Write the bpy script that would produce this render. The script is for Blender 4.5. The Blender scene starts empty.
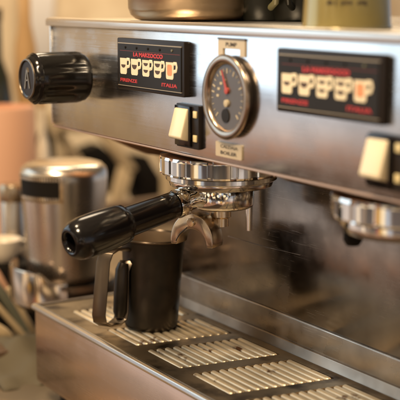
import bpy, bmesh, math, random
from mathutils import Vector, Matrix
random.seed(4)
S = 0.001                      # geometry is written in millimetres
sc = bpy.context.scene
COL = sc.collection
PI = math.pi

# ------------------------------------------------------------------ camera
YAW, PITCH, FPX = math.radians(31.31354), math.radians(9.78782), 1182.533
CAM = Vector((994.9, -635.6, 99.3))
RT = Vector((math.sin(YAW), math.cos(YAW), 0))
FW = Vector((-math.cos(YAW)*math.cos(PITCH), math.sin(YAW)*math.cos(PITCH), -math.sin(PITCH)))
UP = RT.cross(FW)

def at(x, y, ax, v):
    """point seen at (x, y) of the 400 px photograph on the world plane axis=v (mm)"""
    r = FW*FPX + RT*(x-200) + UP*(200-y)
    return CAM + r*((v-CAM[ax])/r[ax])

cam = bpy.data.objects.new('camera', bpy.data.cameras.new('camera'))
COL.objects.link(cam)
cam.matrix_world = Matrix(((RT.x, UP.x, -FW.x, CAM.x*S), (RT.y, UP.y, -FW.y, CAM.y*S), (RT.z, UP.z, -FW.z, CAM.z*S), (0, 0, 0, 1)))
cam.data.sensor_width = 36
cam.data.lens = FPX/400*36
cam.data.clip_start = 0.02
cam.data.clip_end = 60
cam.data.dof.use_dof = True
cam.data.dof.focus_distance = 1.31
cam.data.dof.aperture_fstop = 5.0
sc.camera = cam

# ------------------------------------------------------------------ materials
def mat(name, color, metal=0.0, rough=0.4, brush=None, bstr=0.15, smudge=0.0, spec=0.5, coat=0.0, bump=0.0, bscale=60, alt=None, altscale=20, altlo=.45, althi=.6, emit=None, estr=0, rvar=0.0, scr=0.0):
    m = bpy.data.materials.new(name); m.use_nodes = True
    nt = m.node_tree; N = nt.nodes; L = nt.links
    b = N['Principled BSDF']
    b.inputs['Base Color'].default_value = (*color, 1)
    b.inputs['Metallic'].default_value = metal
    b.inputs['Roughness'].default_value = rough
    b.inputs['Specular IOR Level'].default_value = spec
    b.inputs['Coat Weight'].default_value = coat
    b.inputs['Coat Roughness'].default_value = 0.12
    if emit:
        b.inputs['Emission Color'].default_value = (*emit, 1); b.inputs['Emission Strength'].default_value = estr
    tc = N.new('ShaderNodeTexCoord')
    def noise(scale, vec=(1, 1, 1), detail=4, rot=(0, 0, 0)):
        mp = N.new('ShaderNodeMapping'); mp.inputs['Scale'].default_value = vec; mp.inputs['Rotation'].default_value = rot
        L.new(tc.outputs['Object'], mp.inputs['Vector'])
        n = N.new('ShaderNodeTexNoise'); n.inputs['Scale'].default_value = scale; n.inputs['Detail'].default_value = detail
        L.new(mp.outputs[0], n.inputs['Vector']); return n
    def ramp(src, lo, hi, a, c):
        r = N.new('ShaderNodeMapRange'); r.inputs['From Min'].default_value = lo; r.inputs['From Max'].default_value = hi
        r.inputs['To Min'].default_value = a; r.inputs['To Max'].default_value = c
        L.new(src, r.inputs['Value']); return r.outputs[0]
    last = None
    col_out = None
    if alt is not None:
        n = noise(altscale, detail=6)
        f = ramp(n.outputs['Fac'], altlo, althi, 0, 1)
        mx = N.new('ShaderNodeMix'); mx.data_type = 'RGBA'
        mx.inputs[6].default_value = (*color, 1); mx.inputs[7].default_value = (*alt, 1)
        L.new(f, mx.inputs[0]); col_out = mx.outputs[2]
    if smudge > 0:
        n = noise(14, detail=7)
        f = ramp(n.outputs['Fac'], .35, .7, 1-smudge, 1.0)
        mx = N.new('ShaderNodeMix'); mx.data_type = 'RGBA'; mx.blend_type = 'MULTIPLY'; mx.inputs[0].default_value = 1
        if col_out: L.new(col_out, mx.inputs[6])
        else: mx.inputs[6].default_value = (*color, 1)
        L.new(f, mx.inputs[7]); col_out = mx.outputs[2]
    if col_out: L.new(col_out, b.inputs['Base Color'])
    rs = None
    if brush:
        n = noise(1, brush, detail=3)
        rs = ramp(n.outputs['Fac'], .3, .7, rough*0.75, rough*1.3)
        bp = N.new('ShaderNodeBump'); bp.inputs['Strength'].default_value = bstr; bp.inputs['Distance'].default_value = 0.0003
        L.new(n.outputs['Fac'], bp.inputs['Height']); last = bp
    if rvar > 0:
        n = noise(22, detail=8)
        add = N.new('ShaderNodeMath'); add.operation = 'ADD'
        f = ramp(n.outputs['Fac'], .4, .7, 0, rvar); L.new(f, add.inputs[0])
        if rs is not None: L.new(rs, add.inputs[1])
        else: add.inputs[1].default_value = rough
        rs = add.outputs[0]
    if scr > 0:
        tot = None
        for rot, vec in (((0, .35, 0), (16, 1, 620)), ((0, -.8, 0), (22, 1, 720)), ((0, 1.3, 0), (26, 1, 680)), ((0, -.25, 0), (8, 1, 900)), ((0, .9, 0), (30, 1, 700))):
            n = noise(1, vec, detail=2, rot=rot)
            f = ramp(n.outputs['Fac'], .655, .72, 0, 1)
            if tot is None: tot = f
            else:
                a_ = N.new('ShaderNodeMath'); a_.operation = 'MAXIMUM'; L.new(tot, a_.inputs[0]); L.new(f, a_.inputs[1]); tot = a_.outputs[0]
        pk = noise(150, detail=2); pf_ = ramp(pk.outputs['Fac'], .70, .76, 0, 1)
        a_ = N.new('ShaderNodeMath'); a_.operation = 'MAXIMUM'; L.new(tot, a_.inputs[0]); L.new(pf_, a_.inputs[1]); tot = a_.outputs[0]
        msk = noise(11, detail=3); mk_ = ramp(msk.outputs['Fac'], .42, .6, 0, scr)
        a_ = N.new('ShaderNodeMath'); a_.operation = 'MULTIPLY'; L.new(tot, a_.inputs[0]); L.new(mk_, a_.inputs[1]); tot = a_.outputs[0]
        mx = N.new('ShaderNodeMix'); mx.data_type = 'RGBA'; L.new(tot, mx.inputs[0])
        if col_out: L.new(col_out, mx.inputs[6])
        else: mx.inputs[6].default_value = (*color, 1)
        mx.inputs[7].default_value = (.60, .53, .44, 1); L.new(mx.outputs[2], b.inputs['Base Color'])
        a_ = N.new('ShaderNodeMath'); a_.operation = 'MULTIPLY_ADD'; L.new(tot, a_.inputs[0]); a_.inputs[1].default_value = .45
        if rs is not None: L.new(rs, a_.inputs[2])
        else: a_.inputs[2].default_value = rough
        rs = a_.outputs[0]
    if rs is not None: L.new(rs, b.inputs['Roughness'])
    if bump > 0:
        n = noise(bscale, detail=5)
        bp = N.new('ShaderNodeBump'); bp.inputs['Strength'].default_value = bump; bp.inputs['Distance'].default_value = 0.001
        L.new(n.outputs['Fac'], bp.inputs['Height'])
        if last: L.new(last.outputs[0], bp.inputs['Normal'])
        last = bp
    if last: L.new(last.outputs[0], b.inputs['Normal'])
    return m

M = {}
M['panel'] = mat('brushed_steel_panel', (.74, .735, .73), 1, .17, brush=(3, 3, 1800), bstr=.004, smudge=.2, rvar=.14, bump=.02, bscale=7, scr=.15)
M['lip'] = mat('polished_steel_lip', (.80, .76, .70), 1, .28, brush=(6, 300, 300), bstr=.05, smudge=.1)
M['edge'] = mat('warm_edge_steel', (.62, .40, .27), 1, .4)
M['cradle'] = mat('cradle_steel', (.66, .53, .40), 1, .14, smudge=.2)
M['strip'] = mat('strip_steel', (.55, .46, .37), 1, .32, smudge=.5, rvar=.2)
M['tray'] = mat('tray_steel', (.82, .62, .50), 1, .20, brush=(2, 2, 2400), bstr=.003, smudge=.10, rvar=.06)
M['grate'] = mat('grate_steel', (.42, .33, .22), 1, .42, smudge=.4, bump=.1, bscale=80, alt=(.07, .05, .035), altscale=30, altlo=.5, althi=.7)
M['slat'] = mat('slat_steel', (.93, .79, .57), .85, .45, smudge=.4, alt=(.16, .07, .025), altscale=42, altlo=.63, althi=.71)
M['splash'] = mat('splash_steel', (.38, .325, .275), 1, .15, smudge=.5, rvar=.16, bump=.03, bscale=6, scr=.22)
M['shelf'] = mat('shelf_steel', (.58, .50, .42), 1, .25, smudge=.45, rvar=.2, scr=.4)
M['chrome'] = mat('chrome', (.80, .77, .72), 1, .07, smudge=.12, rvar=.05)
M['brass'] = mat('worn_steel', (.80, .66, .48), 1, .24, smudge=.2, rvar=.1)
M['bezel'] = mat('bezel_steel', (.46, .37, .29), 1, .24, smudge=.15)
M['spout'] = mat('spout_steel', (.76, .64, .50), 1, .25, smudge=.4, bump=.15, bscale=160)
M['can'] = mat('brushed_can', (.66, .60, .52), 1, .24, smudge=.15, rvar=.05)
M['dark_steel'] = mat('dark_steel', (.09, .07, .055), 1, .35, smudge=.4)
M['body'] = mat('body_dark', (.06, .05, .045), .6, .45)
M['side'] = mat('side_panel_copper', (.85, .50, .30), .85, .38, smudge=.3)
M['plastic'] = mat('black_plastic', (.005, .004, .004), 0, .16, spec=.5, coat=.0, bump=.03, bscale=90)
M['knob'] = mat('knob_black', (.006, .005, .004), 0, .15, spec=.5)
M['frame'] = mat('display_frame', (.018, .013, .010), 0, .32, spec=.15)
M['face'] = mat('display_face', (.018, .015, .012), 0, .4, spec=.15, bump=.03, bscale=300)
M['line'] = mat('display_line', (.34, .28, .20), .3, .4)
M['cream'] = mat('cream_print', (.80, .69, .48), 0, .5)
M['cocoa'] = mat('cocoa_print', (.07, .035, .015), 0, .5)
M['red'] = mat('red_print', (.48, .03, .028), 0, .5)
M['orange'] = mat('orange_print', (.78, .28, .12), 0, .5)
M['rocker'] = mat('rocker_cream', (.82, .70, .47), 0, .32, smudge=.12, coat=.2)
M['lamp'] = mat('indicator_cream', (.72, .60, .32), 0, .4)
M['dial'] = mat('dial_grey', (.075, .062, .052), 0, .35, coat=.6)
M['tick'] = mat('tick_cream', (.50, .42, .28), 0, .5)
M['needle'] = mat('needle_red', (.42, .06, .04), 0, .4)
M['plate'] = mat('label_plate', (.62, .50, .33), .25, .42, smudge=.15)
M['plate_edge'] = mat('label_plate_edge', (.12, .09, .07), .2, .45)
M['ink'] = mat('ink', (.05, .035, .02), 0, .5)
M['pitcher'] = mat('pitcher_dark', (.06, .047, .035), .7, .27, smudge=.5, rvar=.2, bump=.10, bscale=45, alt=(.025, .021, .017), altscale=12)
M['lipdark'] = mat('pitcher_lip', (.16, .12, .085), .9, .22)
M['pitcher_in'] = mat('pitcher_inside', (.42, .30, .19), .8, .42, smudge=.3)
M['handle2'] = mat('strap_steel', (.20, .16, .12), 1, .3, smudge=.3)
M['handle'] = mat('handle_steel', (.50, .40, .28), 1, .26, smudge=.2)
M['goldcup'] = mat('gold_cup', (.30, .24, .085), .35, .22, coat=.3, smudge=.2)
M['pan'] = mat('pan_steel', (.40, .30, .20), 1, .33, brush=(3, 3, 120), bstr=.03, smudge=.15)
M['darkcup'] = mat('dark_cup', (.006, .006, .004), 0, .35, spec=.25)
M['olive'] = mat('olive_glaze', (.13, .12, .06), 0, .35)
M['terra'] = mat('terracotta', (.66, .37, .23), 0, .7, bump=.1)
M['wall'] = mat('wall_plaster', (.70, .56, .37), 0, .8, alt=(.46, .32, .18), altscale=2.2, altlo=.42, althi=.62)
M['counter'] = mat('counter_stone', (.11, .085, .055), 0, .45, alt=(.20, .14, .08), altscale=5)
M['wood'] = mat('pale_wood', (.60, .45, .26), 0, .55, brush=(60, 8, 8), bstr=.2, smudge=.2)
M['darkwood'] = mat('dark_wood', (.10, .06, .035), 0, .5)
M['matt_black'] = mat('black_matt', (.010, .008, .006), 0, .6, spec=.12)  # one even matt black for bags, caps and other black parts
M['darkglass'] = mat('dark_bottle', (.02, .022, .010), 0, .1, coat=.4)
M['white'] = mat('white_china', (.78, .68, .54), 0, .3)
M['greenish'] = mat('grey_green', (.13, .13, .09), 0, .6)
M['cork'] = mat('amber_wood', (.50, .30, .12), 0, .6)
M['greywall'] = mat('pale_board', (.60, .55, .50), 0, .7)

# ------------------------------------------------------------------ mesh helpers (mm, world coordinates)
def quadbox(bm, x0, x1, y0, y1, z0, z1, bev=0, seg=2):
    r = bmesh.ops.create_cube(bm, size=1)
    vs = r['verts']
    for v in vs:
        v.co = Vector(((x0+x1)/2+v.co.x*(x1-x0), (y0+y1)/2+v.co.y*(y1-y0), (z0+z1)/2+v.co.z*(z1-z0)))
    if bev:
        es = {e for v in vs for e in v.link_edges}
        bmesh.ops.bevel(bm, geom=list(es), offset=bev, segments=seg, profile=.5, affect='EDGES')

def box(*a, **k):
    bm = bmesh.new(); quadbox(bm, *a, **k); return bm

def frame_of(d):
    d = Vector(d).normalized()
    u = d.cross(Vector((0, 0, 1)))
    if u.length < 1e-4: u = Vector((1, 0, 0))
    u.normalize(); w = d.cross(u); return u, w, d

def lathe(bm, prof, origin=(0, 0, 0), axis=(0, 0, 1), seg=64, flute=None, cap=True, a0=0, a1=2*PI):
    """prof: list of (radius, height along axis)"""
    u, w, d = frame_of(axis) if tuple(axis) != (0, 0, 1) else (Vector((1, 0, 0)), Vector((0, 1, 0)), Vector((0, 0, 1)))
    o = Vector(origin); rings = []
    full = abs(a1-a0-2*PI) < 1e-6
    for k, (r, h) in enumerate(prof):
        if r < 1e-6:
            rings.append([bm.verts.new(o+d*h)]); continue
        ring = []
        n = seg if full else seg+1
        for i in range(n):
            a = a0+(a1-a0)*i/seg
            rr = r*(1+(flute(a, k) if flute else 0))
            ring.append(bm.verts.new(o+u*rr*math.cos(a)+w*rr*math.sin(a)+d*h))
        rings.append(ring)
    for A, B in zip(rings, rings[1:]):
        n = max(len(A), len(B))
        rng = range(n) if full else range(n-1)
        for i in rng:
            j = (i+1) % n
            if len(A) == 1 and len(B) == 1: continue
            if len(A) == 1: f = (A[0], B[i], B[j])
            elif len(B) == 1: f = (A[i], A[j], B[0])
            else: f = (A[i], A[j], B[j], B[i])
            try: bm.faces.new(f)
            except ValueError: pass
    if full and cap:
        for R in (rings[0], rings[-1]):
            if len(R) > 2:
                try: bm.faces.new(R)
                except ValueError: pass
    return bm

def tube(bm, pts, rad, seg=16, ry=None, up=None):
    """sweep a round (or flat, if ry) section along pts"""
    pts = [Vector(p) for p in pts]; rings = []
    n = len(pts)
    for i, p in enumerate(pts):
        t = (pts[min(i+1, n-1)]-pts[max(i-1, 0)]).normalized()
        ref = Vector(up) if up else Vector((0, 0, 1))
        a = t.cross(ref)
        if a.length < 1e-3: a = t.cross(Vector((0, 1, 0)))
        a.normalize(); b = t.cross(a)
        r = rad[i] if isinstance(rad, (list, tuple)) else rad
        r2 = r if ry is None else ry
        rings.append([bm.verts.new(p+a*r*math.cos(q)+b*r2*math.sin(q)) for q in [2*PI*k/seg for k in range(seg)]])
    for A, B in zip(rings, rings[1:]):
        for i in range(seg): bm.faces.new((A[i], A[(i+1) % seg], B[(i+1) % seg], B[i]))
    bm.faces.new(rings[0]); bm.faces.new(rings[-1][::-1])
    return bm

def prism(bm, poly, mapf, d0, d1):
    """poly: 2-D outline, mapf(u, v, d) -> point"""
    A = [bm.verts.new(mapf(u, v, d0)) for u, v in poly]
    B = [bm.verts.new(mapf(u, v, d1)) for u, v in poly]
    n = len(poly)
    bm.faces.new(A); bm.faces.new(B[::-1])
    for i in range(n): bm.faces.new((A[i], B[i], B[(i+1) % n], A[(i+1) % n]))
    return bm

def rrect(x0, x1, z0, z1, r, n=5):
    out = []
    for cx, cz, a in ((x1-r, z1-r, 0), (x0+r, z1-r, PI/2), (x0+r, z0+r, PI), (x1-r, z0+r, 1.5*PI)):
        for i in range(n+1):
            q = a+PI/2*i/n; out.append((cx+r*math.cos(q), cz+r*math.sin(q)))
    return out

XZ = lambda u, v, d: Vector((u, d, v))

def obj(name, bm, m, parent=None, origin=(0, 0, 0), smooth=35, bev=0):
    """link a bmesh as ONE mesh object; parent is the thing's root (or a part of it)"""
    bmesh.ops.recalc_face_normals(bm, faces=bm.faces)
    if bev:
        es = [e for e in bm.edges if len(e.link_faces) == 2 and e.calc_face_angle(0) > .6]
        bmesh.ops.bevel(bm, geom=es, offset=bev, segments=2, profile=.5, affect='EDGES')
    off = Vector(origin)
    p = parent
    while p is not None:
        if 'base' in p: off = Vector(p['base']); break
        p = p.parent
    for v in bm.verts: v.co = (v.co-off)*S
    me = bpy.data.meshes.new(name); bm.to_mesh(me); bm.free()
    for f in me.polygons: f.use_smooth = True
    me.set_sharp_from_angle(angle=math.radians(smooth))
    if m: me.materials.append(m)
    o = bpy.data.objects.new(name, me); COL.objects.link(o)
    if parent: o.parent = parent
    else: o.location = off*S
    return o

def tag(o, label, cat, group=None, kind=None):
    if label: o['label'] = label
    if cat: o['category'] = cat
    if group: o['group'] = group
    if kind: o['kind'] = kind
    return o

ROOTS = []
def thing(name, label, cat, base, group=None):
    o = bpy.data.objects.new(name, None); COL.objects.link(o)
    o.location = Vector(base)*S; o['base'] = tuple(float(q) for q in base)
    o.empty_display_size = .02
    ROOTS.append(o)
    return tag(o, label, cat, group)

def text(name, s, size, m, parent, origin, xdir, ydir, width=None, extrude=.15, bold=0, align='LEFT'):
    cu = bpy.data.curves.new(name, 'FONT'); cu.body = s; cu.size = size; cu.extrude = extrude; cu.offset = bold; cu.align_x = align
    cu.resolution_u = 3
    t = bpy.data.objects.new(name, cu); COL.objects.link(t)
    bpy.context.view_layer.update()
    me = bpy.data.meshes.new_from_object(t)
    bpy.data.objects.remove(t)
    xs = [v.co.x for v in me.vertices]
    k = 1 if width is None else width/(max(xs)-min(xs))
    x_ = Vector(xdir).normalized(); y_ = Vector(ydir).normalized(); n_ = x_.cross(y_)
    p = parent
    while 'base' not in p: p = p.parent
    off = Vector(p['base'])
    for v in me.vertices:
        v.co = (Vector(origin)+x_*v.co.x*k+y_*v.co.y+n_*v.co.z-off)*S
    me.materials.clear(); me.materials.append(m)
    o = bpy.data.objects.new(name, me); COL.objects.link(o); o.parent = parent
    return o

# ================================================================== THE ESPRESSO MACHINE
mach = thing('espresso_machine', 'big brushed steel two-group espresso machine with black drink displays, gauge and slatted drip tray', 'espresso machine', (50, 200, -430))

# front panel with pressed holes left plain; slightly returned lower edge
bm = box(-418, 520, 0, 6, -66, 62, bev=1.2)
obj('front_panel', bm, M['panel'], mach)
obj('light_edge_strip', box(-421, -418.2, -1.5, 7, -65, 61.5, bev=.8), M['lip'], mach)  # bright steel strip added to give the panel end its light edge
bm = bmesh.new()
poly = [(-5, 62), (-5, 69), (-3, 71.5), (3, 72), (12, 72), (12, 62)]
prism(bm, poly, lambda u, v, d: Vector((d, u, v)), -425, 520)
obj('top_rim', bm, M['lip'], mach, bev=.6)
bm = bmesh.new()
prism(bm, [(-1, -68.6), (-1, -66.2), (22, -66.2), (22, -68.6)], lambda u, v, d: Vector((d, u, v)), -417, 520)
obj('lower_edge', bm, M['edge'], mach, bev=.8)
# top deck
obj('cup_warmer_deck', box(-420, 520, 12.2, 495, 62, 70, bev=1), M['lip'], mach)
# carcase behind the splash back, underside and side
bm = bmesh.new()
quadbox(bm, -314, 518, 140, 490, -408.5, 61.5)
quadbox(bm, -403, 518, 24, 139.5, -71, 61)
obj('body', bm, M['body'], mach)
bm = bmesh.new()
curve = [(6, -66), (40, -72), (73, -86), (111, -104), (135, -113), (160, -118), (200, -121), (490, -121)]
poly = [(6.2, 61.8), *curve, (490, 61.8)]
prism(bm, poly, lambda u, v, d: Vector((d, u, v)), -416, -404)
obj('side_panel', bm, M['side'], mach, bev=.8)

# splash back: riser, shelf, mirror sheet
bm = bmesh.new()
prism(bm, [(131.2, -304), (131.2, -262.5), (132.4, -261), (136, -261), (136, -304)], lambda u, v, d: Vector((d, u, v)), -318, 520)
obj('backsplash_foot', bm, M['shelf'], mach, bev=.5)
bm = bmesh.new()
prism(bm, [(126, -303.9), (127.2, -301.5), (129.2, -290.5), (131, -289.5), (131, -303.9)], lambda u, v, d: Vector((d, u, v)), -319, 520)
obj('splash_strip', bm, M['strip'], mach, bev=.5)
bm = bmesh.new()
quadbox(bm, -316, 519, 133, 137, -260.8, -72, bev=.5)
sp = obj('backsplash', bm, M['splash'], mach)
bm = bmesh.new()                                # wire pinned across the sheet (a long scratch/seam)
pts = [at(x, y, 1, 132.8) for x, y in ((228, 236), (262, 246), (300, 255), (335, 266), (352, 282), (372, 290), (400, 300))]
tube(bm, pts[:3], .35, seg=6, up=(0, 1, 0)); obj('scratch', bm, M['shelf'], sp)

# ---- displays
def display(dx):
    x0, x1, z0, z1 = -221+dx, -70+dx, -5.5, 52.5
    bm = bmesh.new(); prism(bm, rrect(x0, x1, z0, z1, 2), XZ, -7, .3)
    fr = obj('drink_display', bm, M['frame'], mach, bev=.9)
    bm = bmesh.new(); prism(bm, rrect(x0+5, x1-5, z0+5.5, z1-6, 1), XZ, -8.2, -6.8)
    obj('display_face', bm, M['face'], fr)
    bm = bmesh.new()
    quadbox(bm, x0+4, x1-4, -8.3, -6.9, z1-6.2, z1-5.2); quadbox(bm, x0+4, x1-4, -8.3, -6.9, z0+4.3, z0+5.1)
    obj('trim_line', bm, M['line'], fr)
    bm = bmesh.new(); quadbox(bm, x0+9, x1-7, -8.35, -8.1, z1-14.2, z1-13.8)
    obj('red_line', bm, mat_line, fr)
    for i in range(5):
        cx = x0+18.5+i*26.3
        bm = bmesh.new(); lathe(bm, [(0, 1), (1.3, .8), (1.5, 0)], (cx+4, -8.2, z1-10.2), (0, -1, 0), seg=16)
        obj('indicator_light', bm, M['matt_black'] if i < 4 else M['olive'], fr)
        # cup pictogram
        zt, zb = 30, 12
        a, b = cx-8.3, cx+8.3
        bm = bmesh.new()
        P = [(a-.4, zt), (a, zb+1.6), (a+1.4, zb), (b-2.6, zb), (b-1.2, zb+1.6), (b-.4, zt)]
        prism(bm, P, XZ, -8.6, -8.0)
        cp = obj('cup_icon', bm, M['cream'], fr)
        bm = bmesh.new()
        pts = [Vector((b-1.2, -8.3, zt-1.2)), Vector((b+4.4, -8.3, zt-1.0)), Vector((b+5.4, -8.3, zt-4.5)), Vector((b+4.2, -8.3, zt-8.6)), Vector((b-1.8, -8.3, zt-9.8))]
        tube(bm, pts, 1.9, seg=8, ry=.28, up=(0, 1, 0)); obj('cup_icon_handle', bm, M['cream'], cp)
        bm = bmesh.new()
        def bowl(cz, w, h):
            prism(bm, [(cx-.6-w, cz), (cx-.6+w, cz)]+[(cx-.6+w*math.cos(t), cz-h*math.sin(t)) for t in [PI*k/8 for k in range(1, 8)]], XZ, -8.8, -8.5)
        if i == 0: bowl(22.8, 5.2, 3.6)
        if i == 1: bowl(23.6, 5.8, 5)
        if i == 2: bowl(26.8, 5, 3.3); bowl(19.4, 5, 3.3)
        if i == 3: bowl(27.4, 5.6, 4); bowl(19.8, 5.6, 4)
        if i == 4: prism(bm, rrect(cx-5.6, cx+4.4, 16, 27.6, 2.4), XZ, -8.8, -8.5)
        obj('cup_icon_fill', bm, M['orange'] if i == 4 else M['cocoa'], cp)
        if i in (2, 3):
            pass
    text('display_lettering', 'LA MARZOCCO', 6.0, M['red'], fr, (x0+41, -8.3, 33.0), (1, 0, 0), (0, 0, 1), width=67, bold=.32)
    text('display_lettering', 'FIRENZE', 5.2, M['red'], fr, (x0+9.5, -8.3, 3.6), (1, 0, 0), (0, 0, 1), width=40, bold=.15)
    text('display_lettering', 'ITALIA', 5.2, M['red'], fr, (x1-46, -8.3, 3.6), (1, 0, 0), (0, 0, 1), width=33, bold=.15)
    return fr
mat_line = mat('thin_red_line', (.20, .03, .02), 0, .5)
display(0); display(319)

# ---- rocker switches
def switch(dx):
    x0, x1, z0, z1 = -92+dx, -46+dx, -58.5, -12.5
    pl = obj('rocker_switch', (lambda b: prism(b, rrect(x0, x1, z0, z1, 1.5), XZ, -4, .3))(bmesh.new()), M['frame'], mach, bev=.8)
    bm = bmesh.new(); quadbox(bm, x0+2, x0+33, -7.5, -3.8, z0+2, z1-1.5, bev=.8); obj('switch_surround', bm, M['plastic'], pl)
    bm = bmesh.new()
    P = [(-6, -16.5), (-9, -17.2), (-16.8, -46), (-15.8, -48.6), (-6, -51)]
    prism(bm, P, lambda u, v, d: Vector((d, u, v)), x0+4.5, x0+30.5)
    obj('rocker', bm, M['rocker'], pl, bev=1.0)
    for zc in (-22, -47):
        bm = bmesh.new(); quadbox(bm, x0+36.5, x0+43.5, -5.6, -3.8, zc-3.6, zc+3.6, bev=.6); obj('indicator_light', bm, M['lamp'], pl)
switch(0); switch(319)

# ---- pressure gauge
GC = (8.5, 0, .6)
bm = bmesh.new()
lathe(bm, [(41, 4.5), (42.2, 5.4), (42.4, 6.6), (41.4, 8), (38.4, 8.8), (35, 8.2), (33, 6.4), (32, 4)], GC, (0, -1, 0), seg=96, cap=False)
ga = obj('pressure_gauge', bm, M['bezel'], mach, smooth=50)
bm = bmesh.new(); lathe(bm, [(39.5, -.3), (40.6, 1.5), (40.8, 4.6), (38, 5)], GC, (0, -1, 0), seg=96, cap=False); obj('gauge_case', bm, M['dark_steel'], ga, smooth=50)
bm = bmesh.new(); lathe(bm, [(33.8, 3.8), (33.8, 4.2), (0, 4.2)], GC, (0, -1, 0), seg=64); obj('dial', bm, M['dial'], ga)
def gp(r, a):            # gauge polar, a clockwise from the top
    return (GC[0]+r*math.sin(a), GC[2]+r*math.cos(a))
bm = bmesh.new()
for k in range(21):
    a = math.radians(-135+k*13.5); big = k % 5 == 0 or k in (4, 8, 12)
    r0, r1 = (23.5 if big else 25.5, 28.5); w = .7 if big else .3
    p0, p1 = gp(r0, a), gp(r1, a); nx, nz = math.cos(a)*w, -math.sin(a)*w
    prism(bm, [(p0[0]-nx, p0[1]-nz), (p0[0]+nx, p0[1]+nz), (p1[0]+nx, p1[1]+nz), (p1[0]-nx, p1[1]-nz)], XZ, -4.6, -4.1)
for k in range(-4, 0):
    p = gp(17, math.radians(k*24+8)); prism(bm, rrect(p[0]-2.2, p[0]+2.2, p[1]-1.3, p[1]+1.3, .8), XZ, -4.6, -4.1)
obj('dial_marks', bm, M['tick'], ga)
bm = bmesh.new()
a = math.radians(-24); c = (GC[0]+1, 7)
tip = (c[0]+22*math.sin(a), c[1]+22*math.cos(a)); nx, nz = math.cos(a), -math.sin(a)
prism(bm, [(c[0]-nx*2, c[1]-nz*2), (c[0]+nx*2, c[1]+nz*2), (tip[0]+nx*.4, tip[1]+nz*.4), (tip[0]-nx*.4, tip[1]-nz*.4)], XZ, -6.2, -5.4)
lathe(bm, [(3.2, 4.2), (3.2, 6.4), (0, 6.8)], (c[0], 0, c[1]), (0, -1, 0), seg=24)
obj('needle', bm, M['needle'], ga)
bm = bmesh.new(); lathe(bm, [(3.8, 4.2), (3.6, 6.4), (0, 7.2)], (GC[0]+.5, 0, -5.5), (0, -1, 0), seg=24); obj('needle_hub', bm, M['tick'], ga)
bm = bmesh.new(); lathe(bm, [(7, 4.2), (7, 5.2), (0, 5.4)], (GC[0]-2, 0, -18), (0, -1, 0), seg=32); obj('dial_boss', bm, M['face'], ga)

# ---- label plates above and below the gauge
bm = bmesh.new()
prism(bm, [(-12, 57), (34.5, 57), (35.5, 56), (35.5, 41), (27, 41), (27, 48.2), (-4, 48.2), (-4, 41), (-13, 41), (-13, 56)], XZ, -1.4, .2)
p1 = obj('label_plate', bm, M['plate'], mach)
bm = bmesh.new(); quadbox(bm, -13.4, 35.8, -2, .2, 57, 58.6); obj('plate_edge', bm, M['plate_edge'], p1)
text('plate_lettering', 'PUMP', 5.6, M['ink'], p1, (1, -1.5, 50.4), (1, 0, 0), (0, 0, 1), width=20, bold=.1)
bm = bmesh.new(); prism(bm, rrect(-17, 31, -60.5, -45.5, 1.5), XZ, -1.4, .2)
p2 = obj('label_plate', bm, M['plate'], mach)
text('plate_lettering', 'CALDAIA', 4.4, M['ink'], p2, (-8, -1.5, -51.2), (1, 0, 0), (0, 0, 1), width=32, bold=.02)
text('plate_lettering', 'BOILER', 4.6, M['ink'], p2, (-8, -1.5, -57.6), (1, 0, 0), (0, 0, 1), width=30, bold=.1)

# ---- steam knob
KC = (-318, 0, 2)
def fl(a, k): return 0 if k in (0, 7, 8, 9, 10, 11) else -.05*max(0, math.cos(a*7))**2
bm = bmesh.new()
prof = [(27, 4), (30, 8), (31, 14), (31, 30), (31, 50), (31, 62), (30, 68), (27.5, 73), (24, 77.5), (22, 78.5), (20, 77), (0, 76.5)]
lathe(bm, prof, KC, (0, -1, 0), seg=144, flute=fl)
kn = obj('steam_knob', bm, M['knob'], mach, smooth=40)
bm = bmesh.new(); lathe(bm, [(30.6, 68.5), (30.9, 69.5), (30.2, 70.3), (28.5, 72.2)], KC, (0, -1, 0), seg=64, cap=False); obj('knob_ring', bm, M['plastic'], kn)
bm = bmesh.new(); lathe(bm, [(24.2, 77.6), (23.6, 79), (22.2, 79.2), (21.4, 77.6)], KC, (0, -1, 0), seg=64, cap=False); obj('knob_ring', bm, M['handle2'], kn)
bm = bmesh.new()
for (u0, v0, u1, v1, w) in ((-7, -12, 0, 13, 1.5), (7, -11, 0, 13, 1.3), (-4, -2, 4, -1, 1.0), (0, 13, 3, 8, .8)):
    d = Vector((u1-u0, v1-v0)).normalized(); n = Vector((-d.y, d.x))*w
    prism(bm, [(KC[0]+u0+n.x, KC[2]+v0+n.y), (KC[0]+u0-n.x, KC[2]+v0-n.y), (KC[0]+u1-n.x*.6, KC[2]+v1-n.y*.6), (KC[0]+u1+n.x*.6, KC[2]+v1+n.y*.6)], XZ, -78.3, -76.2)
obj('knob_emblem', bm, M['handle'], kn)
bm = bmesh.new(); lathe(bm, [(20.8, 76.6), (20.8, 77.3), (0, 77.3)], KC, (0, -1, 0), seg=48); obj('knob_cap', bm, M['frame'], kn)
bm = bmesh.new(); lathe(bm, [(14, -.2), (14, 6)], KC, (0, -1, 0), seg=32); obj('knob_stem', bm, M['chrome'], kn)

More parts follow.
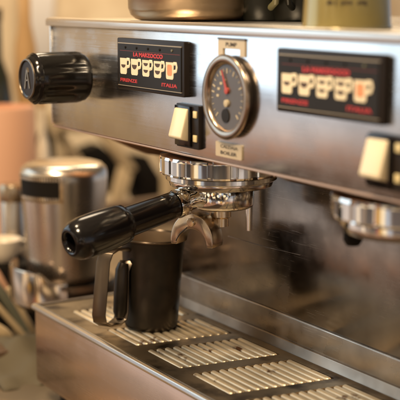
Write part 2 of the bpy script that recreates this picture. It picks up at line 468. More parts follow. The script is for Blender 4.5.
# ---- group heads
def group_head(gx, gy=60):
    bm = bmesh.new()
    def flz(a, k): return 0 if k in (0, 1, 6, 7) else -.022*(1 if (math.cos(a*17) > .72) else 0)
    lathe(bm, [(56, -71.2), (68, -73), (69, -76), (69, -77), (69, -90), (69, -91), (68, -93), (60, -94.5)], (gx, gy, 0), seg=440, flute=flz)
    g = obj('group_head', bm, M['chrome'], mach, smooth=25)
    bm = bmesh.new(); lathe(bm, [(61, -94.4), (62, -95), (62, -99.5), (61, -100.5), (58.5, -101), (58.5, -103), (57.5, -106.5), (56, -107.5), (40, -107.6)], (gx, gy, 0), seg=96)
    obj('group_flange', bm, M['chrome'], g)
    return g
g1 = group_head(-103); g2 = group_head(208)
bm = bmesh.new()                                 # screen screw; the nub is a reflection of the portafilter built as a solid
lathe(bm, [(38, -107.8), (38, -110), (8, -111), (0, -111)], (208, 60, 0), seg=48); obj('shower_screen', bm, M['dark_steel'], g2)
q = at(352, 232, 1, 40)
bm = bmesh.new(); lathe(bm, [(6, -107.7), (8.5, -110), (9, -119), (6, -124), (0, -124)], (168, 30, 0), seg=24); obj('reflection_nub', bm, M['matt_black'], g2)

# ---- drip tray
bm = bmesh.new()
prism(bm, [(-38, -306), (-38, -400), (-36, -405), (-30, -407), (130, -407), (130, -306), (127, -306), (127, -322), (-34, -322), (-34, -306)], lambda u, v, d: Vector((d, u, v)), -405, 520)
tr = obj('drip_tray', bm, M['tray'], mach, bev=1.5)
bm = bmesh.new()                                  # rolled rim round the front and left
prism(bm, [(-40, -307), (-41, -304), (-40, -300.5), (-37, -299), (-33.5, -299.5), (-32.5, -302), (-33, -307)], lambda u, v, d: Vector((d, u, v)), -410, 520)
obj('tray_rim', bm, M['lip'], tr, bev=.5)
bm = bmesh.new()
prism(bm, [(-410, -307), (-410, -300.5), (-407, -299), (-402, -300), (-402, -307)], lambda u, v, d: Vector((u, d, v)), -32.4, 131)
obj('tray_rim', bm, M['dark_steel'], tr, bev=.5)
# grate: frame sheet with windows
bm = bmesh.new()
quadbox(bm, -401.5, 519, -32, -9, -304, -301.5); quadbox(bm, -401.5, 519, 114, 126, -304, -301.5)
xs = [-352+100*k for k in range(9)]
segs = [(-401.5, -353)]+[(x+76, x+99) for x in xs]
SH = .12                                          # the slots are stamped a little askew
for a, b in segs:
    if a > 500: continue
    e0 = a if a < -400 else a-9*SH; e1 = a if a < -400 else a+114*SH
    prism(bm, [(e0, -9), (min(b-9*SH, 519), -9), (min(b+114*SH, 519), 114), (min(e1, 518), 114)], lambda u, v, d: Vector((u, v, d)), -304, -301.5)
gr = obj('drip_grate', bm, M['grate'], tr)
for x in xs:
    bm = bmesh.new()
    for k in range(12):
        yc = -4.4+k*10.3
        P = []
        for i in range(9):
            t = -PI/2+PI*i/8; P.append((x+76-5+3.55*math.cos(t)*1.25, yc+3.55*math.sin(t)))
        for i in range(5):
            t = PI/2+PI*i/4; P.append((x+1.6+2.4*math.cos(t), yc+3.55*math.sin(t)))
        zt = -300.6
        lo = [bm.verts.new((u, v, -304.6)) for u, v in P]
        mid = [bm.verts.new((u, v, zt-1.1)) for u, v in P]
        cx = x+36
        hi = [bm.verts.new((cx+(u-cx)*.975, yc+(v-yc)*.5, zt)) for u, v in P]
        for vs_ in (lo, mid, hi):
            for v_ in vs_: v_.co.x += SH*yc
        n = len(P)
        for A, B in ((lo, mid), (mid, hi)):
            for i in range(n): bm.faces.new((A[i], A[(i+1) % n], B[(i+1) % n], B[i]))
        bm.faces.new(hi); bm.faces.new(lo[::-1])
    obj('grate_bars', bm, M['slat'], gr, smooth=70)
bm = box(-403, 518, -33.5, 126.5, -321.6, -320.8); obj('tray_well', bm, M['matt_black'], tr)
for fx in (-380, 480):
    bm = bmesh.new(); lathe(bm, [(22, -430), (24, -425), (20, -407.5)], (fx, 10, 0), seg=32); obj('foot', bm, M['dark_steel'], mach)
    bm = bmesh.new(); lathe(bm, [(22, -430), (24, -425), (20, -405.5)], (fx, 440, 0), seg=32); obj('foot', bm, M['dark_steel'], mach)

# ================================================================== PORTAFILTER
PC = Vector((-103, 60, -108))
pf = thing('portafilter', 'chrome portafilter with fat black handle and brass double spout locked into the left group head', 'portafilter', PC)
bm = bmesh.new()
lathe(bm, [(30, 0), (36, -.5), (37, -3), (36.5, -20), (35.6, -22.6), (32, -24.6), (18, -26.5), (0, -27)], PC, seg=96)
bk = obj('basket_holder', bm, M['chrome'], pf, smooth=50)
bm = bmesh.new(); lathe(bm, [(10, -26.4), (12, -28), (12, -35), (9, -37), (9, -46)], PC, seg=32); obj('spout_neck', bm, M['brass'], pf)
tip = Vector((-80, -136, -148)); st = PC+Vector((0, -30, -10)); dr = (tip-st).normalized(); Lh = (tip-st).length
bm = bmesh.new()
lathe(bm, [(11, 0), (12, 6), (12.5, 18), (15.5, 21), (16, 31), (15, 34)], st, dr, seg=48); obj('ferrule', bm, M['chrome'], pf, smooth=45)
bm = bmesh.new()
hp = [(13.2, 34.2), (14.8, 36), (15.2, 55), (16.4, Lh-72), (17.2, Lh-70), (20.6, Lh-67), (21.6, Lh-60), (22.6, Lh-34), (22.2, Lh-16), (20.2, Lh-6), (16.5, Lh), (13, Lh+2), (10.8, Lh+1), (9.8, Lh-4), (9.3, Lh-22), (0, Lh-22)]
lathe(bm, hp, st, dr, seg=72)
hd = obj('handle', bm, M['plastic'], pf, smooth=60)
# crescent double spout facing the barista side
a = math.radians(-62)                            # spout faces left of the lens
nrm = Vector((math.cos(a), math.sin(a), 0)); uu = Vector((-nrm.y, nrm.x, 0))
SP = at(193, 222, 1, 42)
SP = at(193, 222, 1, 42)
print('spout', SP-PC)
SP = PC+Vector((0, 0, -45))-RT*24+nrm*10
out = []; inn = []
for i in range(21):
    t = math.radians(-12+204*i/20)
    w = 7+5*math.sin(math.radians(180*i/20))
    ro = 27; out.append((ro*math.cos(t)*1.02, -15+ro*math.sin(t)*1.12))
    inn.append(((ro-w)*math.cos(t)*.98, -17+(ro-w)*math.sin(t)*1.0))
poly = out+inn[::-1]
bm = bmesh.new()
prism(bm, poly, lambda u, v, d: SP+uu*u+Vector((0, 0, v))+nrm*d, -15, 8)
so = obj('double_spout', bm, M['spout'], pf, bev=1.3, smooth=40)
bm = bmesh.new(); lathe(bm, [(4.6, 0), (4.8, 2.6), (4, 3.6), (0, 4)], SP+Vector((0, 0, 6))+nrm*8, nrm, seg=24); obj('spout_bolt', bm, M['brass'], so)
bm = bmesh.new()
for sgn in (-1,):
    pts = [SP+uu*(sgn*20)+nrm*8.6+Vector((0, 0, -17)), SP+uu*(sgn*15)+nrm*8.8+Vector((0, 0, -9)), SP+uu*(sgn*6)+nrm*8.6+Vector((0, 0, -1))]
    tube(bm, pts, .6, seg=8)
obj('spout_groove', bm, M['dark_steel'], so)
bm = bmesh.new(); lathe(bm, [(8, -2), (8, 10)], SP+Vector((0, 0, 4))-nrm*6, (0, 0, 1), seg=24); obj('spout_boss', bm, M['brass'], so)

# thin chrome tube, tapering downwards, behind the groups
tube_end = at(249, 232, 1, 124)
bm = bmesh.new()
tube(bm, [(tube_end.x, 124, -70), (tube_end.x, 124, -120), (tube_end.x, 124, tube_end.z+2)], [5, 5, 3.5], seg=20)
obj('chrome_tube', bm, M['chrome'], mach)

# ================================================================== MILK PITCHER
mc = Vector((-240, 45, -300)); mc.z = -300.4
pt = thing('milk_pitcher', 'dark steel milk pitcher standing on the drip grate under the spout', 'pitcher', mc)
bm = bmesh.new()
H = 112
lathe(bm, [(0, 0), (30, 0), (32, 1.5), (33, 6), (35, 50), (37.5, 95), (39.3, H-1.5), (39.8, H), (39, H+.6), (38.2, H-1)], mc, seg=96, cap=False)
bd = obj('body', bm, M['pitcher'], pt, smooth=50)
bm = bmesh.new()
lathe(bm, [(38.1, H-1), (36.4, 95), (32, 60), (30, 30), (0, 30)], mc, seg=96, cap=False); obj('inside', bm, M['pitcher_in'], bd)
bm = bmesh.new(); lathe(bm, [(39.2, H-2.5), (40.3, H-2), (40.6, H-.6), (40, H+.7), (38.9, H+.9), (38.3, H-.4)], mc, seg=96, cap=False); obj('highlight_lip', bm, M['lipdark'], bd)  # ring of lighter glossy steel added for a thin highlight on the lip
ha = Vector((-.80, -.60, 0)).normalized()
ha = (-RT*0.78-FW*0.62); ha.z = 0; ha.normalize()
sd = Vector((-ha.y, ha.x, 0))
def hpnt(r, z): return mc+ha*r+Vector((0, 0, z))
path = [hpnt(38, H-14), hpnt(46, H-9), hpnt(60, H-10), hpnt(68, H-14), hpnt(72, H-24), hpnt(75, 50), hpnt(77, 24), hpnt(75, 15), hpnt(67, 10), hpnt(54, 10), hpnt(46, 15), hpnt(43.5, 24), hpnt(44, 45), hpnt(44, 74), hpnt(38, 86)]
bm = bmesh.new(); tube(bm, path, 7.5, seg=16, ry=1.3, up=ha.cross(Vector((0, 0, 1))).cross(Vector((0, 0, 1))))
bm.free(); bm = bmesh.new()
sd2 = (sd*.75-ha*.5).normalized()
# strap swept by hand so that its width stays level
prev = None
for i, p in enumerate(path):
    t = (path[min(i+1, len(path)-1)]-path[max(i-1, 0)]).normalized()
    n = t.cross(sd2).normalized()
    ring = [bm.verts.new(p+sd2*s*8.5+n*q*1.3) for s, q in ((-1, -1), (1, -1), (1, 1), (-1, 1))]
    if prev:
        for k in range(4): bm.faces.new((prev[k], prev[(k+1) % 4], ring[(k+1) % 4], ring[k]))
    else: bm.faces.new(ring)
    prev = ring
bm.faces.new(prev)
obj('handle', bm, M['handle2'], pt, bev=.4, smooth=50)
bm = bmesh.new(); tube(bm, [hpnt(47, 18), hpnt(46.5, 24), hpnt(45.5, 50), hpnt(44.5, 76), hpnt(43, 84)], [6, 8.5, 9, 8.5, 6], seg=20)
obj('grip', bm, M['pitcher'], pt, smooth=60)

# ================================================================== THINGS ON TOP OF THE MACHINE
pan = thing('steel_pan', 'round warm-toned steel pan with rounded bottom on top of the machine above the left display', 'pan', (-243, 104, 70.2))
bm = bmesh.new(); lathe(bm, [(0, 0), (58, 0), (66, 2), (72, 7), (75, 15), (76, 70), (78, 72), (77, 73), (74, 70), (73, 16), (0, 6)], (-243, 104, 70.2), seg=96, cap=False)
obj('bowl', bm, M['pan'], pan, smooth=50)
bm = bmesh.new(); tube(bm, [(-243+60, 104+50, 130), (-243+95, 104+80, 134), (-243+140, 104+120, 136)], 7, seg=12, ry=4); obj('handle', bm, M['pan'], pan)

cb = Vector((137, 42, 70.2))
gc = thing('gold_cup', 'upside-down olive gold cup with small black lettering, above the right display', 'cup', cb)
bm = bmesh.new(); lathe(bm, [(38, 1), (40.5, 0), (41, 1.5), (40, 4), (38.5, 30), (35, 62), (30, 70), (0, 71)], cb, seg=96, cap=False); bo = obj('cup_body', bm, M['goldcup'], gc, smooth=50)
def ring_text(s, z, size, mid, parent, R):
    # letters bent round the cup, upside down as the cup is
    n = len(s); step = size*.62/R
    for i, ch in enumerate(s):
        if ch == ' ': continue
        a = mid+(i-(n-1)/2)*(-step)
        o = Vector((cb.x+R*math.cos(a), cb.y+R*math.sin(a), cb.z+z))
        xd = Vector((math.sin(a), -math.cos(a), 0)); yd = Vector((0, 0, -1))
        text('cup_lettering', ch, size, M['ink'], parent, o-xd*size*.3, xd, yd, extrude=.2, bold=.3)
camang = math.atan2(CAM.y-cb.y, CAM.x-cb.x)
ring_text('bar and joy', 24.5, 5.4, camang-.02, bo, 39.2)
ring_text('passione', 31, 6.6, camang-.02, bo, 38.8)

for k, (px, dist, R, hh) in enumerate(((262, 170, 38, 66), (300, 200, 40, 70), (226, 240, 40, 72))):
    p = at(px, 8, 1, dist); p.z = 70.2
    dc = thing('dark_cup', ('black cup with an olive handle behind and between the steel pan and gold cup', 'black cup partly hidden behind the gold cup on the machine top', 'black cup partly hidden behind the steel pan on the machine top')[k], 'cup', p, 'black cups on the machine top')
    bm = bmesh.new(); lathe(bm, [(0, 0), (R-8, 0), (R-6, 2), (R-2, 20), (R, hh), (R-2, hh), (R-6, 10), (0, 8)], p, seg=64, cap=False); obj('cup_body', bm, M['darkcup'], dc, smooth=50)
    v = (CAM-p); v.z = 0; v.normalize(); w = Vector((-v.y, v.x, 0))
    dirn = (v*.8-w*(.2 if k else -.25)).normalized()
    pts = [p+dirn*(R-3)+Vector((0, 0, 50)), p+dirn*(R+16)+Vector((0, 0, 48)), p+dirn*(R+20)+Vector((0, 0, 36)), p+dirn*(R+14)+Vector((0, 0, 22)), p+dirn*(R-4)+Vector((0, 0, 16))]
    bm = bmesh.new(); tube(bm, pts, 4, seg=12); obj('handle', bm, M['olive'] if k == 0 else M['darkcup'], dc)

# ================================================================== LEFT OF THE MACHINE: dosing can and its ring
cc = Vector((-600, 97, -318))
can = thing('steel_can', 'brushed steel can with rounded shoulder and black slotted window left of the drip tray', 'canister', cc)
bm = bmesh.new()
lathe(bm, [(0, 0), (54, 0), (56, 2), (57, 8), (61, 90), (65, 150), (65, 158), (63, 166), (57, 172), (48, 175), (0, 177)], cc, seg=96, cap=False)
cb_ = obj('can_body', bm, M['can'], can, smooth=50)
cang = math.atan2(CAM.y-cc.y, CAM.x-cc.x)
bm = bmesh.new()
lathe(bm, [(60, 122), (65.2, 122), (65.8, 123), (66.9, 160), (66, 164), (58, 164)], cc, seg=24, a0=cang-1.25, a1=cang-.02); obj('window_frame', bm, M['brass'], cb_)
bm = bmesh.new()
lathe(bm, [(62, 125), (66.8, 125.3), (67.6, 160), (62, 161)], cc, seg=24, a0=cang-1.2, a1=cang-.10); wn = obj('window', bm, M['matt_black'], cb_)
for z in (128, 156.5):
    bm = bmesh.new()
    n = 68; A = []
    for k in range(n+1):
        a = cang-1.17+k*.0155; hh = 2.6 if (k//2) % 2 else .5
        A.append([bm.verts.new((cc.x+r_*math.cos(a), cc.y+r_*math.sin(a), cc.z+z+h_)) for r_, h_ in ((66.8, -hh), (68, -hh), (68, hh), (66.8, hh))])
    for P, Q in zip(A, A[1:]):
        for k in range(4): bm.faces.new((P[k], P[(k+1) % 4], Q[(k+1) % 4], Q[k]))
    bm.faces.new(A[0]); bm.faces.new(A[-1][::-1])
    obj('toothed_rim', bm, M['brass'], wn)

hb = Vector((-600, 97, -430))
ho = thing('can_holder', 'polished steel cradle ring with wavy upper edge round the foot of the steel can', 'holder', hb)
bm = bmesh.new(); n = 60; A = []
for i in range(n+1):
    f = i/n; a = cang-2.0+f*2.02
    top = -296
    if f > .72: top -= 13*(0.5-0.5*math.cos(PI*min(1, (f-.72)/.16)))
    if f > .60 and f < .75: top -= 1.2*math.sin((f-.6)/.15*PI)
    bot = -349
    rr = 83
    ring = [bm.verts.new((hb.x+r*math.cos(a), hb.y+r*math.sin(a), z)) for r, z in ((rr, bot), (rr+1.2, top-3), (rr, top), (rr-4, top-.5), (rr-4, bot))]
    A.append(ring)
for P, Q in zip(A, A[1:]):
    for k in range(5): bm.faces.new((P[k], P[(k+1) % 5], Q[(k+1) % 5], Q[k]))
bm.faces.new(A[0]); bm.faces.new(A[-1][::-1])
obj('cradle_ring', bm, M['cradle'], ho, smooth=50)
bm = bmesh.new(); lathe(bm, [(0, 72), (74, 72), (77, 76), (78.5, 84), (78.5, 104), (72, 111), (0, 111.5)], hb, seg=64, cap=False); obj('holder_base', bm, M['dark_steel'], ho)
bm = bmesh.new(); lathe(bm, [(34, 0), (34, 4), (24, 10), (24, 72)], hb, seg=48); obj('stand', bm, M['dark_steel'], ho)

# ================================================================== BACKGROUND, all far out of focus
def ground(name, x0, x1, y0, y1, z0, z1, m, label=None):
    o = obj(name, box(x0, x1, y0, y1, z0, z1), m, origin=((x0+x1)/2, (y0+y1)/2, z0)); o['kind'] = 'structure'
    return o
ground('counter', -1500, 900, -300, 1500, -460, -430, M['counter'])
# wall square to the view, three metres off
wall = box(-2600, -2560, -900, 2600, -1300, 1400)
w = obj('wall', wall, M['wall'], origin=(-2580, 800, -1300)); w['kind'] = 'structure'
fl_ = ground('floor', -3200, 2500, -2500, 2600, -1330, -1310, M['darkwood'])

def pix_block(name, label, cat, corners, plane, thick, m, group=None, bev=4):
    """a solid slab on the plane X=plane whose outline is given, standing 'thick' deep"""
    pts = [at(x, y, 0, plane) for x, y in corners]
    c = sum(pts, Vector())/len(pts); c.z = min(p.z for p in pts)
    bm = bmesh.new(); prism(bm, [(p.y, p.z) for p in pts], lambda u, v, d: Vector((d, u, v)), plane, plane-thick)
    return tag(obj(name, bm, m, origin=c, bev=bev), label, cat, group)

# terracotta storage jar
p = at(8, 170, 0, -1150)
tj = thing('terracotta_jar', 'large blurred terracotta jar at the left edge behind the steel can', 'jar', (p.x, p.y, -430))
bm = bmesh.new(); pr_ = at(34, 170, 0, -1150); R = abs(pr_.y-p.y)+10
R = 62; zt = at(8, 106, 0, -1150).z
p.y = pr_.y-R*1.0
lathe(bm, [(0, 0), (R-6, 0), (R-2, 4), (R, 30), (R, zt+430-6), (R-3, zt+430), (R-8, zt+430), (R-8, zt+400), (0, zt+398)], (p.x, p.y, -430), seg=64, cap=False)
tj.location = Vector((p.x, p.y, -430))*S; tj['base'] = (p.x, p.y, -430.)
obj('jar_body', bm, M['terra'], tj, smooth=50)

# dark bottle at the left edge
def bottle(name, label, px, py_top, plane, R, m, prof=None, cat='bottle', zb=-430):
    p = at(px, py_top, 0, plane); Ht = p.z-zb
    t = thing(name, label, cat, (p.x, p.y, zb))
    bm = bmesh.new()
    prof = prof or [(0, 0), (R-3, 0), (R, 4), (R, Ht*.62), (R*.8, Ht*.72), (R*.36, Ht*.8), (R*.34, Ht), (0, Ht)]
    lathe(bm, prof, (p.x, p.y, zb), seg=48, cap=False)
    obj('body', bm, m, t, smooth=50); return t, p, Ht
t, p, Ht = bottle('dark_bottle', 'dark bottle cut by the left edge of the photograph above the terracotta jar', -4, 12, -1440, 30, M['darkglass'])
bm = bmesh.new(); lathe(bm, [(12.5, Ht-20), (13, Ht+8), (0, Ht+9)], (p.x, p.y, -430), seg=24); obj('cap', bm, M['matt_black'], t)
t, p, Ht = bottle('amber_mill', 'slim amber wooden mill behind the terracotta jar', 24, -6, -1440, 24, M['cork'], prof=[(0, 0), (28, 0), (30, 10), (22, 120), (16, 200), (20, 300), (26, 340), (24, 420), (14, 470), (14, 560), (0, 575)])
bm = bmesh.new(); lathe(bm, [(10, 575), (14, 585), (12, 600), (0, 606)], (p.x, p.y, -430), seg=24); obj('knob', bm, M['cork'], t)
t, p, Ht = bottle('pale_bottle', 'pale cream bottle between the terracotta jar and the machine', 42, 108, -1440, 15, M['white'])
bm = bmesh.new(); lathe(bm, [(7, Ht), (8, Ht+3), (8, Ht+14), (0, Ht+15)], (p.x, p.y, -430), seg=24); obj('cap', bm, M['cork'], t)

# second steel can and white cup, left of the first can
p = at(13, 185, 0, -800)
t = thing('small_steel_can', 'narrow steel can in half shade just left of the slotted steel can', 'canister', (p.x, p.y, -430))
Ht = p.z+430
bm = bmesh.new(); lathe(bm, [(0, 0), (20, 0), (22, 3), (22, Ht-4), (20, Ht), (0, Ht)], (p.x, p.y, -430), seg=48, cap=False); obj('body', bm, M['can'], t)
bm = bmesh.new(); lathe(bm, [(22.6, Ht-26), (23.4, Ht-24), (23.4, Ht-4), (21, Ht+2), (0, Ht+3)], (p.x, p.y, -430), seg=48); obj('lid', bm, M['handle'], t)
p = at(2, 262, 0, -760)
t = thing('white_cup', 'white china cup cut by the left edge beside the steel cans', 'cup', (p.x, p.y, p.z))
bm = bmesh.new(); lathe(bm, [(0, 0), (16, 0), (20, 3), (28, 18), (32, 38), (30, 38), (26, 20), (0, 6)], p, seg=48, cap=False); obj('cup_body', bm, M['white'], t, smooth=50)
bm = bmesh.new(); tube(bm, [p+Vector((0, 26, 32)), p+Vector((-4, 40, 30)), p+Vector((-4, 42, 18)), p+Vector((0, 24, 12))], 3.5, seg=10); obj('handle', bm, M['white'], t)
zz = p.z
# shelf box it stands on
q = at(-3, 300, 0, -760)
t = tag(obj('black_box', box(-800, -730, p.y-60, p.y+52, -430, zz-.4, bev=4), M['matt_black'], origin=(-765, p.y, -430)), 'black box under the white cup at the left edge', 'box')

# leaning pale boards and sticks, low left
def stick(name, label, cat, a, b, plane, rad, m, group=None, ry=None):
    pa, pb = at(*a, 0, plane), at(*b, 0, plane)
    bm = bmesh.new(); mid = pa.lerp(pb, .5)
    n = 7
    tube(bm, [pa.lerp(pb, i/(n-1)) for i in range(n)], [rad*.7]+[rad]*(n-2)+[rad*.7], seg=14, ry=ry, up=(1, 0, 0))
    return tag(obj(name, bm, m, origin=min((pa, pb), key=lambda v: v.z)), label, cat, group)
stick('wooden_stick', 'upper pale wooden stick leaning below the cradle ring', 'stick', (8, 288), (34, 332), -690, 5, M['wood'], 'pale sticks leaning beside the drip tray')
stick('wooden_stick', 'lower pale wooden stick leaning at the left edge below the cradle ring', 'stick', (-8, 300), (24, 336), -680, 5, M['wood'], 'pale sticks leaning beside the drip tray')
stick('grey_tube', 'dark grey green tube lying between the two pale sticks', 'tube', (-4, 284), (34, 345), -720, 8, M['greenish'])
stick('wooden_scoop', 'pale wooden scoop with rounded end lying at the left edge', 'scoop', (-24, 318), (9, 338), -640, 11, M['wood'])
stick('brown_strip', 'reddish brown strip leaning at the left edge under the cradle ring', 'strip', (-6, 268), (12, 300), -730, 6, M['terra'])
stick('dark_stick', 'thin dark stick crossing behind the pale sticks at the left edge', 'stick', (-6, 330), (20, 292), -760, 4, M['darkwood'])
stick('steel_spoon', 'steel spoon handle lying low at the left edge beside the cloth', 'spoon', (-6, 352), (16, 343), -640, 3, M['can'])
p_ = at(-2, 378, 0, -600)
tag(obj('dark_crate', box(p_.x-40, p_.x+50, p_.y-60, p_.y+3, -430, -404, bev=3), M['darkwood'], origin=(p_.x, p_.y-30, -430)), 'dark brown crate cut by the lower left corner of the picture', 'crate')
# folded cloth on the counter
bm = bmesh.new()
p = at(22, 372, 0, -560)
nx, ny = 26, 22
grid = [[bm.verts.new((p.x-120+i*9, p.y-70+j*9, -428+34*math.exp(-((i-12)**2/60+(j-9)**2/40))+4*math.sin(i*.9+j*.35)+3*math.sin(j*1.1))) for j in range(ny)] for i in range(nx)]
for i in range(nx-1):
    for j in range(ny-1): bm.faces.new((grid[i][j], grid[i+1][j], grid[i+1][j+1], grid[i][j+1]))
M['cloth'] = mat('grey_cloth', (.10, .082, .05), 0, .9, bump=.4, bscale=200)
o = tag(obj('cloth', bm, M['cloth'], origin=(p.x, p.y, -430), smooth=80), 'crumpled grey olive cloth on the counter left of the drip tray', 'cloth')
md = o.modifiers.new('thick', 'SOLIDIFY'); md.thickness = .003; md.offset = 1

# crossed pale legs of a folding rack with black bags hanging between, behind the can
rk = thing('folding_rack', 'pale wooden folding rack with crossed slanting legs far behind the steel can', 'rack', at(90, 260, 0, -1760))
def leg(a, b, r, nm='leg', m=None, pl=-1760, par=None):
    pa, pb = at(*a, 0, pl), at(*b, 0, pl)
    d = (pb-pa).normalized(); s = Vector((0, -d.z, d.y))*r
    bm = bmesh.new()
    prism(bm, [((pa+s).y, (pa+s).z), ((pb+s).y, (pb+s).z), ((pb-s).y, (pb-s).z), ((pa-s).y, (pa-s).z)], lambda u, v, dd: Vector((dd, u, v)), pl, pl-24)
    return obj(nm, bm, m or M['wood'], par or rk, bev=3)
leg((44, 112), (92, 180), 14)
leg((98, 125), (134, 172), 14)
leg((128, 168), (110, 235), 19)
leg((165, 150), (190, 215), 19)
leg((60, 128), (190, 122), 14, 'rail')
for px in (62, 168):
    a_ = at(px, 128, 0, -1760)
    obj('leg', box(-1784, -1760, a_.y-12, a_.y+12, -1310, a_.z, bev=3), M['wood'], rk)
pix_block('black_bag', 'black bag hanging on the far rack just above the shoulder of the steel can', 'bag', [(52, 128), (70, 160), (72, 178), (46, 176), (44, 140)], -1900, 60, M['matt_black'], 'black bags behind the rack')
pix_block('black_bag', 'black bag behind the rack above the right of the steel can', 'bag', [(84, 150), (100, 144), (116, 156), (124, 185), (112, 196), (86, 176)], -1900, 60, M['matt_black'], 'black bags behind the rack')
pix_block('black_bag', 'long black bag slanting down behind the portafilter handle', 'bag', [(124, 154), (148, 156), (182, 212), (178, 240), (150, 225), (128, 180)], -1820, 50, M['matt_black'], 'black bags behind the rack')
pix_block('brown_board', 'brown board standing behind the milk pitcher and rack', 'board', [(100, 206), (215, 190), (215, 330), (100, 330)], -1380, 30, M['darkwood'])
pix_block('pale_board', 'pale grey board standing upright against the far wall at upper left', 'board', [(30, -30), (56, -30), (52, 60), (28, 60)], -2500, 30, M['greywall'])

# ================================================================== LIGHT
def area(name, loc, target, size, power, color, sy=None, spread=None):
    l = bpy.data.lights.new(name, 'AREA'); l.energy = power; l.color = color
    l.shape = 'RECTANGLE' if sy else 'DISK'; l.size = size
    if sy: l.size_y = sy
    o = bpy.data.objects.new(name, l); COL.objects.link(o)
    o.location = Vector(loc)*S
    d = (Vector(target)-Vector(loc)).normalized()
    o.rotation_euler = d.to_track_quat('-Z', 'Y').to_euler()
    return o
# cool window, left and in front of the machine
area('window_light', (-2000, -1500, 520), (-100, 50, -100), 1.9, 11, (.74, .90, 1.0), sy=1.2)
# warm ceiling lamps
area('ceiling_lamp', (500, -1150, 1350), (-150, 50, -150), .35, 34, (1, .78, .52))
area('ceiling_lamp', (-300, -650, 1300), (-300, 100, -150), .22, 12, (1, .74, .46))
area('ceiling_lamp', (-1300, 300, 1300), (-1400, 400, -300), .6, 9, (1, .80, .56))
area('ceiling_lamp', (-1700, 1300, 1200), (-2500, 900, 0), .9, 21, (1, .82, .58))

W = bpy.data.worlds.new('World'); sc.world = W; W.use_nodes = True
nt = W.node_tree; N = nt.nodes; L = nt.links
bg = N['Background']; bg.inputs['Strength'].default_value = 1.0
tc = N.new('ShaderNodeTexCoord')
sep = N.new('ShaderNodeSeparateXYZ'); L.new(tc.outputs['Generated'], sep.inputs[0])
cr = N.new('ShaderNodeValToRGB')
mr = N.new('ShaderNodeMapRange'); mr.inputs['From Min'].default_value = -1; mr.inputs['From Max'].default_value = 1
L.new(sep.outputs['Z'], mr.inputs['Value']); L.new(mr.outputs[0], cr.inputs[0])
els = cr.color_ramp.elements
els[0].position = 0; els[0].color = (.10, .055, .03, 1)
els[1].position = 1; els[1].color = (.30, .22, .14, 1)
for pos, c in ((.28, (.34, .17, .095)), (.37, (.40, .20, .115)), (.40, (.58, .46, .39)), (.44, (.60, .56, .55)), (.47, (.28, .275, .29)), (.50, (.34, .38, .45)), (.56, (.25, .27, .31)), (.66, (.12, .09, .06))):
    e = els.new(pos); e.color = (*c, 1)
ns = N.new('ShaderNodeTexNoise'); ns.inputs['Scale'].default_value = 3.2; ns.inputs['Detail'].default_value = 3
L.new(tc.outputs['Generated'], ns.inputs['Vector'])
m2 = N.new('ShaderNodeMapRange'); m2.inputs['From Min'].default_value = .36; m2.inputs['From Max'].default_value = .66
m2.inputs['To Min'].default_value = .8; m2.inputs['To Max'].default_value = 1.35
L.new(ns.outputs['Fac'], m2.inputs['Value'])
mu = N.new('ShaderNodeMix'); mu.data_type = 'RGBA'; mu.blend_type = 'MULTIPLY'; mu.inputs[0].default_value = 1
L.new(cr.outputs[0], mu.inputs[6]); L.new(m2.outputs[0], mu.inputs[7])
dp = N.new('ShaderNodeVectorMath'); dp.operation = 'DOT_PRODUCT'; dp.inputs[1].default_value = (-.800, -.543, -.235)
nv = N.new('ShaderNodeVectorMath'); nv.operation = 'NORMALIZE'; L.new(tc.outputs['Generated'], nv.inputs[0]); L.new(nv.outputs[0], dp.inputs[0])
m3 = N.new('ShaderNodeMapRange'); m3.interpolation_type = 'SMOOTHSTEP'
m3.inputs['From Min'].default_value = math.cos(math.radians(6.8)); m3.inputs['From Max'].default_value = math.cos(math.radians(3.5))
m3.inputs['To Min'].default_value = 1; m3.inputs['To Max'].default_value = 1.0
L.new(dp.outputs['Value'], m3.inputs['Value'])
mv = N.new('ShaderNodeMix'); mv.data_type = 'RGBA'; mv.blend_type = 'MULTIPLY'; mv.inputs[0].default_value = 1
L.new(mu.outputs[2], mv.inputs[6]); L.new(m3.outputs[0], mv.inputs[7])
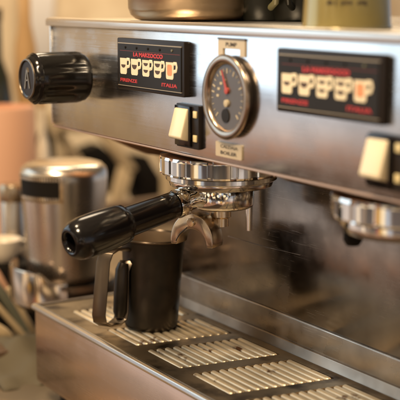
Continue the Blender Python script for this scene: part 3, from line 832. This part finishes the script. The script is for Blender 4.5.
# random coloured patches added to the world behind the lens, mirrored in the chrome
vo = N.new('ShaderNodeTexVoronoi'); vo.inputs['Scale'].default_value = 9; L.new(nv.outputs[0], vo.inputs['Vector'])
d2 = N.new('ShaderNodeVectorMath'); d2.operation = 'DOT_PRODUCT'; d2.inputs[1].default_value = (.45, -.89, -.05); L.new(nv.outputs[0], d2.inputs[0])
m4 = N.new('ShaderNodeMapRange'); m4.interpolation_type = 'SMOOTHSTEP'; m4.inputs['From Min'].default_value = .35; m4.inputs['From Max'].default_value = .75
L.new(d2.outputs['Value'], m4.inputs['Value'])
sp2 = N.new('ShaderNodeSeparateColor'); L.new(vo.outputs['Color'], sp2.inputs[0])
rp = N.new('ShaderNodeValToRGB'); rp.color_ramp.interpolation = 'CONSTANT'; L.new(sp2.outputs[0], rp.inputs[0])
E_ = rp.color_ramp.elements; E_[0].position = 0; E_[0].color = (.02, .015, .01, 1); E_[1].position = .30; E_[1].color = (.25, .15, .08, 1)
for pos, c in ((.50, (1.3, 1.0, .62)), (.62, (.8, .42, .06)), (.68, (.03, .02, .02)), (.80, (.36, .05, .03)), (.835, (.45, .50, .58)), (.93, (1.6, 1.25, .85))):
    e = E_.new(pos); e.color = (*c, 1)
sz = N.new('ShaderNodeMapRange'); sz.interpolation_type = 'SMOOTHSTEP'; sz.inputs['From Min'].default_value = .42; sz.inputs['From Max'].default_value = .10
ab = N.new('ShaderNodeMath'); ab.operation = 'ABSOLUTE'; L.new(sep.outputs['Z'], ab.inputs[0]); L.new(ab.outputs[0], sz.inputs['Value'])
mm = N.new('ShaderNodeMath'); mm.operation = 'MULTIPLY'; L.new(m4.outputs[0], mm.inputs[0]); L.new(sz.outputs[0], mm.inputs[1])
mw = N.new('ShaderNodeMix'); mw.data_type = 'RGBA'; L.new(mm.outputs[0], mw.inputs[0]); L.new(mv.outputs[2], mw.inputs[6]); L.new(rp.outputs[0], mw.inputs[7])
L.new(mw.outputs[2], bg.inputs['Color'])

sc.view_settings.view_transform = 'Standard'; sc.view_settings.look = 'None'
sc.view_settings.gamma = 1; sc.view_settings.exposure = 0.32
sc.cycles.max_bounces = 8
sc.cycles.glossy_bounces = 6

pt.rotation_euler = Matrix.Rotation(math.radians(1.8), 3, Vector((FW.x, FW.y, 0))).to_euler()
for o in list(COL.objects):
    if 'base' in o: del o['base']
